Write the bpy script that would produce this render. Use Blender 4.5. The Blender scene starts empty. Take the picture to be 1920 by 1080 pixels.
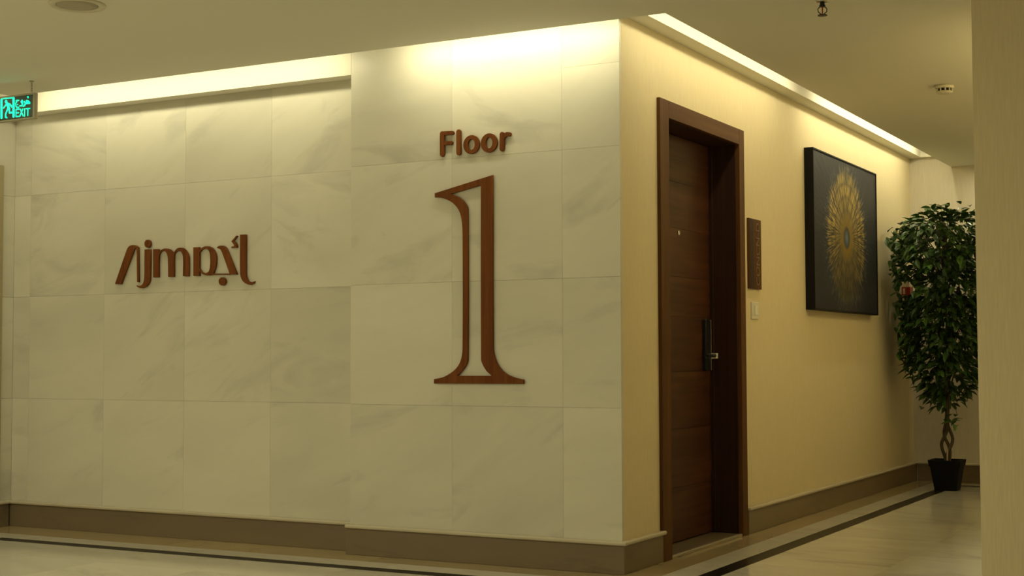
import bpy, bmesh, math, random, json
from mathutils import Vector, Matrix
random.seed(7)
scene = bpy.context.scene
COL = scene.collection

# ---------------------------------------------------------------- camera
cam = bpy.data.cameras.new('camera'); cam.sensor_width = 36.0; cam.lens = 2699.48 / 1920 * 36.0
cam.clip_start = 0.05
camo = bpy.data.objects.new('camera', cam); COL.objects.link(camo)
yaw, pitch, roll = -0.501182, 0.0486617, -0.0032129
fw = Vector((math.sin(yaw)*math.cos(pitch), math.cos(yaw)*math.cos(pitch), math.sin(pitch)))
r0 = Vector((math.cos(yaw), -math.sin(yaw), 0)); u0 = r0.cross(fw)
rt = math.cos(roll)*r0 + math.sin(roll)*u0; up = -math.sin(roll)*r0 + math.cos(roll)*u0
M = Matrix((rt, up, -fw)).transposed().to_4x4(); M.translation = (2.7116, -5.9702, 0.975)
camo.matrix_world = M
scene.camera = camo

# ---------------------------------------------------------------- world, exposure, light levels
w = bpy.data.worlds.new('world'); scene.world = w; w.use_nodes = True
w.node_tree.nodes['Background'].inputs[0].default_value = (1.0, 0.85, 0.55, 1)
w.node_tree.nodes['Background'].inputs[1].default_value = 0.02
vs = scene.view_settings
vs.view_transform = 'Standard'; vs.look = 'None'; vs.exposure = 0.0; vs.gamma = 1.0; vs.use_curve_mapping = False
WARM = (1.0, 0.925, 0.59)
COVE_W = 3.4           # watts per metre of cove strip
FILL_W = 15.0           # watts per added lobby fill light

# ---------------------------------------------------------------- helpers
def link(o, parent=None):
    COL.objects.link(o)
    if parent is not None: o.parent = parent
    return o
def tag(o, label=None, cat=None, group=None, kind=None):
    if label: o['label'] = label
    if cat: o['category'] = cat
    if group: o['group'] = group
    if kind: o['kind'] = kind
    return o
def empty(name, loc=(0,0,0), parent=None):
    o = bpy.data.objects.new(name, None); o.empty_display_size = 0.1; o.location = loc
    return link(o, parent)
def newmesh(name, bm, mat, smooth=False):
    me = bpy.data.meshes.new(name); bm.normal_update(); bm.to_mesh(me); bm.free()
    if mat: me.materials.append(mat)
    if smooth:
        for p in me.polygons: p.use_smooth = True
    return me
def obj(name, bm, mat, parent=None, smooth=False):
    """link a bmesh given in WORLD coordinates; under a parent Empty the vertices are made local to it"""
    o = bpy.data.objects.new(name, newmesh(name, bm, mat, smooth))
    link(o, parent)
    if parent is not None:
        p = parent
        off = Vector((0,0,0))
        while p is not None:
            off += p.location; p = p.parent
        o.data.transform(Matrix.Translation(-off))
    return o
def meshobj(name, me, parent=None):
    o = bpy.data.objects.new(name, me); link(o, parent); return o
def box(bm, x0, x1, y0, y1, z0, z1, bev=0.0, seg=2):
    t = bmesh.new()
    r = bmesh.ops.create_cube(t, size=1.0)
    bmesh.ops.scale(t, vec=(x1-x0, y1-y0, z1-z0), verts=t.verts)
    bmesh.ops.translate(t, vec=((x0+x1)/2, (y0+y1)/2, (z0+z1)/2), verts=t.verts)
    if bev > 0:
        bmesh.ops.bevel(t, geom=t.edges[:] + t.verts[:], offset=bev, segments=seg, affect='EDGES', profile=0.5)
    merge(bm, t)
    return bm
def merge(bm, t):
    me = bpy.data.meshes.new('tmp'); t.to_mesh(me); t.free(); bm.from_mesh(me); bpy.data.meshes.remove(me)
def B(x0, x1, y0, y1, z0, z1, bev=0.0, seg=2):
    return box(bmesh.new(), x0, x1, y0, y1, z0, z1, bev, seg)
def tube(bm, pts, rad, n=8, caps=True):
    pts = [Vector(p) for p in pts]
    rads = rad if isinstance(rad, (list, tuple)) else [rad]*len(pts)
    rings = []; ref = None
    for i, p in enumerate(pts):
        d = (pts[min(i+1, len(pts)-1)] - pts[max(i-1, 0)]).normalized()
        if ref is None: ref = Vector((0,0,1)) if abs(d.z) < 0.9 else Vector((1,0,0))
        a = d.cross(ref)
        if a.length < 1e-5: a = d.cross(Vector((0,1,0)))
        a.normalize(); b = d.cross(a).normalized(); ref = a.cross(d)
        rings.append([bm.verts.new(p + rads[i]*(math.cos(2*math.pi*k/n)*a + math.sin(2*math.pi*k/n)*b)) for k in range(n)])
    for i in range(len(rings)-1):
        for k in range(n):
            bm.faces.new((rings[i][k], rings[i][(k+1)%n], rings[i+1][(k+1)%n], rings[i+1][k]))
    if caps:
        bm.faces.new(rings[0]); bm.faces.new(rings[-1][::-1])
    return bm
def lathe(bm, prof, c, n=32, axis='z'):
    rings = []
    for r, h in prof:
        ring = []
        for k in range(n):
            a = 2*math.pi*k/n
            if axis == 'z': v = (c[0]+r*math.cos(a), c[1]+r*math.sin(a), c[2]+h)
            else: v = (c[0]+h, c[1]+r*math.cos(a), c[2]+r*math.sin(a))
            ring.append(bm.verts.new(v))
        rings.append(ring)
    for i in range(len(rings)-1):
        for k in range(n):
            bm.faces.new((rings[i][k], rings[i][(k+1)%n], rings[i+1][(k+1)%n], rings[i+1][k]))
    for ring in (rings[0], rings[-1]):
        try: bm.faces.new(ring)
        except ValueError: pass
    bmesh.ops.recalc_face_normals(bm, faces=bm.faces)
    return bm
def smooth_poly(pts, sub=4, lim=38):
    n = len(pts); P = [Vector(p) for p in pts]; corner = []
    for i in range(n):
        a = P[i]-P[i-1]; b = P[(i+1)%n]-P[i]
        corner.append(math.degrees(abs(a.angle_signed(b, 0))) > lim if a.length > 1e-9 and b.length > 1e-9 else True)
    out = []
    for i in range(n):
        p1, p2 = P[i], P[(i+1)%n]
        d = (p2-p1).length
        def tan(j, seg_len):
            a, c = P[j-1], P[(j+1)%n]
            t = (c-a)
            return t.normalized()*seg_len if t.length > 1e-9 else t
        m1 = (p2-p1) if corner[i] else tan(i, d)
        m2 = (p2-p1) if corner[(i+1)%n] else tan((i+1)%n, d)
        for k in range(sub):
            t = k/sub; t2 = t*t; t3 = t2*t
            out.append((2*t3-3*t2+1)*p1 + (t3-2*t2+t)*m1 + (-2*t3+3*t2)*p2 + (t3-t2)*m2)
    return out
def plate(outlines, y_back, thick, bevel=0.0012, smooth=True):
    """flat cut-out plate standing on a wall that faces -y; outlines in (x, z), first one outer, others holes"""
    cu = bpy.data.curves.new('c', 'CURVE'); cu.dimensions = '2D'; cu.fill_mode = 'BOTH'
    for pts in outlines:
        q = smooth_poly(pts) if smooth else [Vector(p) for p in pts]
        s = cu.splines.new('POLY'); s.points.add(len(q)-1)
        for pt, v in zip(s.points, q): pt.co = (v.x, v.y, 0, 1)
        s.use_cyclic_u = True
    cu.extrude = thick/2 - bevel; cu.bevel_depth = bevel; cu.bevel_resolution = 1; cu.offset = -bevel
    o = bpy.data.objects.new('c', cu); COL.objects.link(o)
    bpy.context.view_layer.update()
    me = bpy.data.meshes.new_from_object(o.evaluated_get(bpy.context.evaluated_depsgraph_get()))
    bpy.data.objects.remove(o); bpy.data.curves.remove(cu)
    bm = bmesh.new(); bm.from_mesh(me); bpy.data.meshes.remove(me)
    bmesh.ops.remove_doubles(bm, verts=bm.verts, dist=1e-6)
    for v in bm.verts: v.co = Vector((v.co.x, y_back - thick/2 - v.co.z, v.co.y))
    return bm
def capsule(p, q, wd, n=7):
    p = Vector(p); q = Vector(q); d = (q-p)
    d = d.normalized() if d.length > 1e-9 else Vector((1,0)); a = Vector((-d.y, d.x)); r = wd/2; out = []
    for k in range(n+1):
        t = math.pi*k/n; out.append(q + r*(math.cos(t-math.pi/2)*d*0 + math.sin(t)*d + math.cos(t)*(-a)))
    for k in range(n+1):
        t = math.pi*k/n; out.append(p + r*(-math.sin(t)*d + math.cos(t)*a))
    return out
def strokes(lines, wd, y_back, thick):
    bm = bmesh.new(); e = 0.0
    for ln in lines:
        for i in range(len(ln)-1):
            t = plate([capsule(ln[i], ln[i+1], wd)], y_back, thick + e, bevel=min(0.001, thick*0.2), smooth=False)
            merge(bm, t); e += 0.00015
    return bm
def text_mesh(body, size, extrude):
    cu = bpy.data.curves.new('t', 'FONT'); cu.body = body; cu.size = size; cu.extrude = extrude
    cu.align_x = 'CENTER'; cu.align_y = 'CENTER'
    o = bpy.data.objects.new('t', cu); COL.objects.link(o); bpy.context.view_layer.update()
    me = bpy.data.meshes.new_from_object(o.evaluated_get(bpy.context.evaluated_depsgraph_get()))
    bpy.data.objects.remove(o); bpy.data.curves.remove(cu)
    bm = bmesh.new(); bm.from_mesh(me); bpy.data.meshes.remove(me); return bm

# ---------------------------------------------------------------- materials
class NT:
    def __init__(s, name):
        s.m = bpy.data.materials.new(name); s.m.use_nodes = True; s.t = s.m.node_tree
        s.b = s.t.nodes['Principled BSDF']
    def n(s, kind, **kw):
        nd = s.t.nodes.new(kind)
        for k, v in kw.items():
            if k.startswith('i_'):
                key = k[2:]; key = int(key) if key.isdigit() else key.replace('_', ' ')
                nd.inputs[key].default_value = v
            else: setattr(nd, k, v)
        return nd
    def l(s, a, b): s.t.links.new(a, b)
    def mix(s, fac, a, b, mode='MIX'):
        nd = s.n('ShaderNodeMix', data_type='RGBA', blend_type=mode)
        for inp, v in ((nd.inputs[0], fac), (nd.inputs[6], a), (nd.inputs[7], b)):
            if hasattr(v, 'is_linked') or hasattr(v, 'links'): s.l(v, inp)
            elif isinstance(v, (int, float)): inp.default_value = v
            else: inp.default_value = (*v, 1)
        return nd.outputs[2]
    def ramp(s, src, stops):
        nd = s.n('ShaderNodeValToRGB'); cr = nd.color_ramp
        while len(cr.elements) < len(stops): cr.elements.new(0.5)
        for e, (p, c) in zip(cr.elements, stops):
            e.position = p; e.color = (c, c, c, 1) if isinstance(c, (int, float)) else (*c, 1)
        s.l(src, nd.inputs[0]); return nd.outputs[0]
    def coords(s, scale=(1,1,1), rot=(0,0,0), rand=True, src='Object'):
        tc = s.n('ShaderNodeTexCoord'); out = tc.outputs[src]
        if rand:
            oi = s.n('ShaderNodeObjectInfo')
            mu = s.n('ShaderNodeVectorMath', operation='SCALE'); mu.inputs[0].default_value = (37, 53, 71)
            s.l(oi.outputs['Random'], mu.inputs['Scale'])
            ad = s.n('ShaderNodeVectorMath', operation='ADD'); s.l(out, ad.inputs[0]); s.l(mu.outputs[0], ad.inputs[1])
            out = ad.outputs[0]; s.rnd = oi.outputs['Random']
        mp = s.n('ShaderNodeMapping'); mp.inputs['Scale'].default_value = scale; mp.inputs['Rotation'].default_value = rot
        s.l(out, mp.inputs[0]); return mp.outputs[0]
    def noise(s, vec, scale, detail=4, rough=0.55, dist=0.0):
        nd = s.n('ShaderNodeTexNoise'); nd.inputs['Scale'].default_value = scale; nd.inputs['Detail'].default_value = detail
        nd.inputs['Roughness'].default_value = rough; nd.inputs['Distortion'].default_value = dist
        s.l(vec, nd.inputs['Vector']); return nd.outputs['Fac']
    def bump(s, h, strength=0.2, dist=0.002):
        nd = s.n('ShaderNodeBump'); nd.inputs['Strength'].default_value = strength; nd.inputs['Distance'].default_value = dist
        s.l(h, nd.inputs['Height']); s.l(nd.outputs[0], s.b.inputs['Normal'])
    def set(s, col=None, rough=0.5, metal=0.0, spec=0.5):
        if col is not None:
            if isinstance(col, tuple): s.b.inputs['Base Color'].default_value = (*col, 1)
            else: s.l(col, s.b.inputs['Base Color'])
        s.b.inputs['Roughness'].default_value = rough; s.b.inputs['Metallic'].default_value = metal
        s.b.inputs['Specular IOR Level'].default_value = spec
        return s.m

def marble(name, base, vein, rough, spec=0.5, axis=(0, 1, 0), lean=0.45, stretch=(1.0, 1.0, 3.2), tint=0.10, vamt=0.5):
    """soft clouded marble; the drift of the clouds leans differently on every slab"""
    t = NT(name)
    v = t.coords((1, 1, 1), (0, 0, 0))
    def mth(op, a, k):
        nd = t.n('ShaderNodeMath', operation=op); t.l(a, nd.inputs[0]); nd.inputs[1].default_value = k; return nd.outputs[0]
    ang = mth('MULTIPLY', mth('SUBTRACT', mth('FRACT', mth('MULTIPLY', t.rnd, 17.3), 0), 0.25), lean*2)
    rot = t.n('ShaderNodeVectorRotate', rotation_type='AXIS_ANGLE'); rot.inputs['Axis'].default_value = axis
    t.l(v, rot.inputs['Vector']); t.l(ang, rot.inputs['Angle'])
    mp = t.n('ShaderNodeMapping'); mp.inputs['Scale'].default_value = stretch; t.l(rot.outputs[0], mp.inputs[0]); v = mp.outputs[0]
    big = t.ramp(t.noise(v, 0.9, 4, 0.5, 0.4), [(0.38, 0.0), (0.75, 1.0)])
    streak = t.ramp(t.noise(v, 1.7, 6, 0.58, 0.7), [(0.56, 0.0), (0.78, 1.0)])
    grain = t.ramp(t.noise(v, 9.0, 4, 0.6, 0.3), [(0.3, 0.0), (0.7, 1.0)])
    c = t.mix(big, base, tuple(0.87*b_ for b_ in base))
    c = t.mix(mth('MULTIPLY', streak, vamt), c, vein)
    c = t.mix(mth('MULTIPLY', grain, 0.10), c, tuple(0.78*b_ for b_ in base))
    hsv = t.n('ShaderNodeHueSaturation')
    mr = t.n('ShaderNodeMapRange'); mr.inputs['To Min'].default_value = 1.0 - tint; mr.inputs['To Max'].default_value = 1.0 + tint*0.3
    t.l(t.rnd, mr.inputs['Value']); t.l(mr.outputs[0], hsv.inputs['Value']); t.l(c, hsv.inputs['Color'])
    return t.set(hsv.outputs[0], rough, 0, spec)
def plaster(name, col, rough=0.85):
    t = NT(name); v = t.coords(rand=False)
    n1 = t.noise(v, 60, 3); c = t.mix(0.06, col, t.mix(t.noise(v, 1.2, 2), col, tuple(0.8*k for k in col)))
    t.bump(n1, 0.05, 0.001); return t.set(c, rough, 0, 0.2)
def wallpaper(name, col):
    t = NT(name); v = t.coords((1, 1, 1), rand=False)
    fib = t.noise(t.coords((160, 160, 9), rand=False), 1.0, 3, 0.6)
    bnd = t.noise(t.coords((9, 9, 0.25), rand=False), 1.0, 3, 0.6)
    c = t.mix(t.ramp(fib, [(0.35, 0.0), (0.65, 1.0)]), tuple(0.94*k for k in col), tuple(min(1, 1.03*k) for k in col))
    c = t.mix(t.ramp(bnd, [(0.4, 0.0), (0.6, 0.30)]), c, tuple(0.95*k for k in col))
    t.bump(fib, 0.25, 0.001); return t.set(c, 0.75, 0, 0.25)
def wood(name, dark, light, axis='z', rough=0.4, spec=0.4, dens=1.0):
    t = NT(name)
    sc = {'z': (38*dens, 38*dens, 1.4), 'x': (1.4, 38*dens, 38*dens), 'y': (38*dens, 1.4, 38*dens)}[axis]
    sb = {'z': (7, 7, 0.7), 'x': (0.7, 7, 7), 'y': (7, 0.7, 7)}[axis]
    g = t.noise(t.coords(sc), 1.0, 5, 0.6, 0.3); b = t.noise(t.coords(sb), 1.0, 3, 0.5, 0.8)
    c = t.mix(t.ramp(g, [(0.35, 0.0), (0.65, 1.0)]), dark, light)
    c = t.mix(t.ramp(b, [(0.35, 0.0), (0.7, 0.6)]), c, tuple(0.55*(a+d) for a, d in zip(dark, dark)))
    t.bump(g, 0.1, 0.0006); return t.set(c, rough, 0, spec)
def plain(name, col, rough=0.5, metal=0.0, spec=0.5, nz=0.12):
    t = NT(name); v = t.coords(rand=False)
    c = t.mix(nz, col, t.mix(t.noise(v, 14, 3), col, tuple(0.7*k for k in col)))
    return t.set(c, rough, metal, spec)
def emit(name, col, strength):
    t = NT(name); t.b.inputs['Emission Color'].default_value = (*col, 1); t.b.inputs['Emission Strength'].default_value = strength
    v = t.coords(rand=False); c = t.mix(0.05, col, t.mix(t.noise(v, 30, 2), col, tuple(0.7*k for k in col)))
    return t.set(c, 0.4)

M_WALL = marble('wall_marble', (0.73, 0.70, 0.59), (0.36, 0.35, 0.31), 0.38, 0.35)
M_FLOOR = marble('floor_marble', (0.73, 0.70, 0.60), (0.33, 0.31, 0.26), 0.09, 0.38, axis=(0, 0, 1), stretch=(1.0, 3.2, 1.0))
M_PALE = marble('pale_strip_marble', (0.70, 0.66, 0.55), (0.45, 0.42, 0.36), 0.10, 0.38, axis=(0, 0, 1), stretch=(1.0, 3.2, 1.0), tint=0.06)
M_TAN = marble('tan_border_marble', (0.46, 0.36, 0.19), (0.28, 0.20, 0.10), 0.13, 0.5, axis=(0, 0, 1), stretch=(2, 2, 1))
M_BLACK = marble('black_inlay_marble', (0.014, 0.012, 0.010), (0.03, 0.026, 0.022), 0.30, 0.06, axis=(0, 0, 1), stretch=(2, 2, 1), tint=0.2)
M_BROWN = marble('brown_skirting_marble', (0.215, 0.165, 0.105), (0.10, 0.078, 0.052), 0.30, 0.4, lean=0.1, stretch=(1.2, 1.2, 7), tint=0.12, vamt=0.7)
M_CAP = marble('skirting_cap_marble', (0.60, 0.54, 0.41), (0.40, 0.35, 0.24), 0.25, 0.4, tint=0.06)
M_GROUT = plain('grout', (0.60, 0.57, 0.47), 0.9)
M_CEIL = plaster('ceiling_paint', (0.76, 0.74, 0.64))
M_PLAST = plaster('white_plaster', (0.80, 0.77, 0.66))
M_PAPER = wallpaper('beige_wallpaper', (0.76, 0.655, 0.43))
M_PAPER2 = wallpaper('end_wallpaper', (0.66, 0.60, 0.48))
M_SIGN = wood('sign_walnut', (0.125, 0.038, 0.008), (0.225, 0.074, 0.016), 'z', 0.55, 0.12)
M_CASE = wood('casing_walnut', (0.088, 0.037, 0.011), (0.142, 0.066, 0.020), 'z', 0.55, 0.12)
M_CASEH = wood('casing_walnut_head', (0.088, 0.037, 0.011), (0.142, 0.066, 0.020), 'y', 0.55, 0.12)
M_LEAFD = wood('door_veneer', (0.040, 0.016, 0.008), (0.105, 0.042, 0.017), 'y', 0.40, 0.25, 0.7)
M_JAMB = wood('jamb_walnut', (0.032, 0.013, 0.009), (0.055, 0.023, 0.014), 'z', 0.5, 0.2)
M_DARK = plain('dark_void', (0.01, 0.009, 0.008), 0.9)
M_SILL = marble('sill_stone', (0.15, 0.115, 0.07), (0.08, 0.06, 0.04), 0.3, 0.2, axis=(0, 0, 1))
M_SILLE = plain('sill_edge', (0.36, 0.30, 0.20), 0.35)
M_CHROME = plain('satin_chrome', (0.60, 0.58, 0.52), 0.22, 1.0)
M_BLKMET = plain('black_metal', (0.02, 0.02, 0.02), 0.35, 0.3)
M_SWITCH = plain('switch_plastic', (0.78, 0.74, 0.60), 0.35)
M_FRAME = plain('frame_black', (0.008, 0.007, 0.007), 0.5, 0.0, 0.15)
M_GREYP = plain('grey_plastic', (0.30, 0.27, 0.20), 0.5)
M_HOUS = plain('aluminium_housing', (0.36, 0.33, 0.24), 0.4, 0.3)
M_GRILLE = plain('speaker_grille', (0.40, 0.36, 0.27), 0.6)
M_WHITEP = plain('white_plastic', (0.64, 0.59, 0.46), 0.5)
M_POT = plain('pot_plastic', (0.005, 0.005, 0.005), 0.5, 0.0, 0.15)
M_SOIL = plain('soil', (0.03, 0.02, 0.012), 0.95, nz=0.6)
M_BARK = wood('bark', (0.06, 0.045, 0.025), (0.16, 0.125, 0.075), 'z', 0.8, 0.2)
M_STAKE = plain('stake_wood', (0.42, 0.36, 0.26), 0.7)
M_RED = plain('red_plastic', (0.45, 0.03, 0.02), 0.4)
M_CREAM = plain('cream_plastic', (0.80, 0.66, 0.46), 0.4)
M_EXBG = plain('exit_panel_green', (0.0, 0.035, 0.02), 0.3)
M_EXGL = emit('exit_glow', (0.0, 1.0, 0.58), 1.25)
M_LED = emit('led_diffuser', (1.0, 0.86, 0.55), 3.0)
M_LAMP = emit('downlight_lens', (1.0, 0.86, 0.55), 4.0)

def leaf_mat():
    t = NT('ficus_leaf'); v = t.coords((1,1,1))
    c = t.mix(t.rnd, (0.018, 0.052, 0.010), (0.085, 0.21, 0.026))
    c = t.mix(t.ramp(t.noise(v, 7, 3), [(0.35, 0.0), (0.7, 0.5)]), c, (0.07, 0.11, 0.02))
    return t.set(c, 0.38, 0, 0.4)
M_LEAF = leaf_mat()
def paint_mat():
    t = NT('sunburst_canvas'); tc = t.n('ShaderNodeTexCoord')
    # object coordinates: y along the wall, z up; burst centre at the canvas origin
    sp = t.n('ShaderNodeSeparateXYZ'); t.l(tc.outputs['Object'], sp.inputs[0])
    def M_(op, a, b=None):
        nd = t.n('ShaderNodeMath', operation=op)
        for i, vv in enumerate((a, b)):
            if vv is None: continue
            if isinstance(vv, (int, float)): nd.inputs[i].default_value = vv
            else: t.l(vv, nd.inputs[i])
        return nd.outputs[0]
    y, z = sp.outputs[1], sp.outputs[2]
    r = M_('SQRT', M_('ADD', M_('MULTIPLY', y, y), M_('MULTIPLY', z, z)))
    ang = M_('ARCTAN2', z, y)
    cb = t.n('ShaderNodeCombineXYZ')
    nx = M_('DIVIDE', y, M_('ADD', r, 0.001)); nz = M_('DIVIDE', z, M_('ADD', r, 0.001))
    t.l(M_('MULTIPLY', nx, 22.0), cb.inputs[0]); t.l(M_('MULTIPLY', nz, 22.0), cb.inputs[1]); t.l(M_('MULTIPLY', r, 5.0), cb.inputs[2])
    rays = t.noise(cb.outputs[0], 1.6, 4, 0.65)
    rays = t.ramp(rays, [(0.45, 0.0), (0.58, 1.0)])
    cb2 = t.n('ShaderNodeCombineXYZ')
    t.l(M_('MULTIPLY', nx, 20.0), cb2.inputs[0]); t.l(M_('MULTIPLY', nz, 20.0), cb2.inputs[1]); t.l(M_('MULTIPLY', r, 9.0), cb2.inputs[2])
    rays2 = t.ramp(t.noise(cb2.outputs[0], 1.5, 3, 0.6), [(0.52, 0.0), (0.64, 1.0)])
    rim = M_('ADD', r, M_('MULTIPLY', M_('SUBTRACT', t.noise(cb.outputs[0], 2.3, 2), 0.5), 0.22))
    body = t.ramp(rim, [(0.02, 0.6), (0.16, 0.55), (0.30, 0.9), (0.42, 0.9), (0.475, 0.0)])
    edge = t.ramp(rim, [(0.36, 0.0), (0.42, 1.0), (0.50, 0.6), (0.55, 0.0)])
    rings = t.ramp(M_('FRACT', M_('MULTIPLY', r, 11.0)), [(0.0, 0.45), (0.3, 1.0), (0.8, 1.0), (1.0, 0.45)])
    v2 = t.n('ShaderNodeMapping'); t.l(tc.outputs['Object'], v2.inputs[0])
    bgn = t.noise(v2.outputs[0], 5, 4)
    bg = t.mix(bgn, (0.018, 0.019, 0.026), (0.036, 0.037, 0.046))
    # gold is brighter leaf above, thin ochre wash below
    upm = t.n('ShaderNodeMapRange'); upm.inputs['From Min'].default_value = -0.35; upm.inputs['From Max'].default_value = 0.12
    t.l(z, upm.inputs['Value'])
    gold = t.mix(upm.outputs[0], (0.12, 0.095, 0.03), (0.58, 0.42, 0.10))
    c = t.mix(M_('MULTIPLY', rays2, M_('MULTIPLY', edge, 0.7)), bg, (0.20, 0.205, 0.22))
    wash = t.ramp(r, [(0.05, 0.85), (0.22, 0.40), (0.42, 0.10), (0.46, 0.0)])
    c = t.mix(M_('MULTIPLY', wash, 0.75), c, t.mix(0.55, gold, (0.05, 0.045, 0.03)))
    c = t.mix(M_('MULTIPLY', M_('MULTIPLY', rays, body), rings), c, gold)
    core = t.ramp(rim, [(0.08, 1.0), (0.17, 0.0)])
    c = t.mix(core, c, (0.27, 0.18, 0.025))
    er = M_('SQRT', M_('ADD', M_('MULTIPLY', M_('MULTIPLY', y, y), 1.0), M_('MULTIPLY', M_('MULTIPLY', z, z), 1.0)))
    eye = t.ramp(er, [(0.060, 1.0), (0.085, 0.0)])
    c = t.mix(eye, c, t.mix(t.ramp(r, [(0.0, 0.0), (0.07, 1.0)]), (0.16, 0.22, 0.28), (0.035, 0.035, 0.035)))
    t.bump(rays, 0.25, 0.002)
    return t.set(c, 0.5, 0, 0.25)
M_PAINT = paint_mat()

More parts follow.
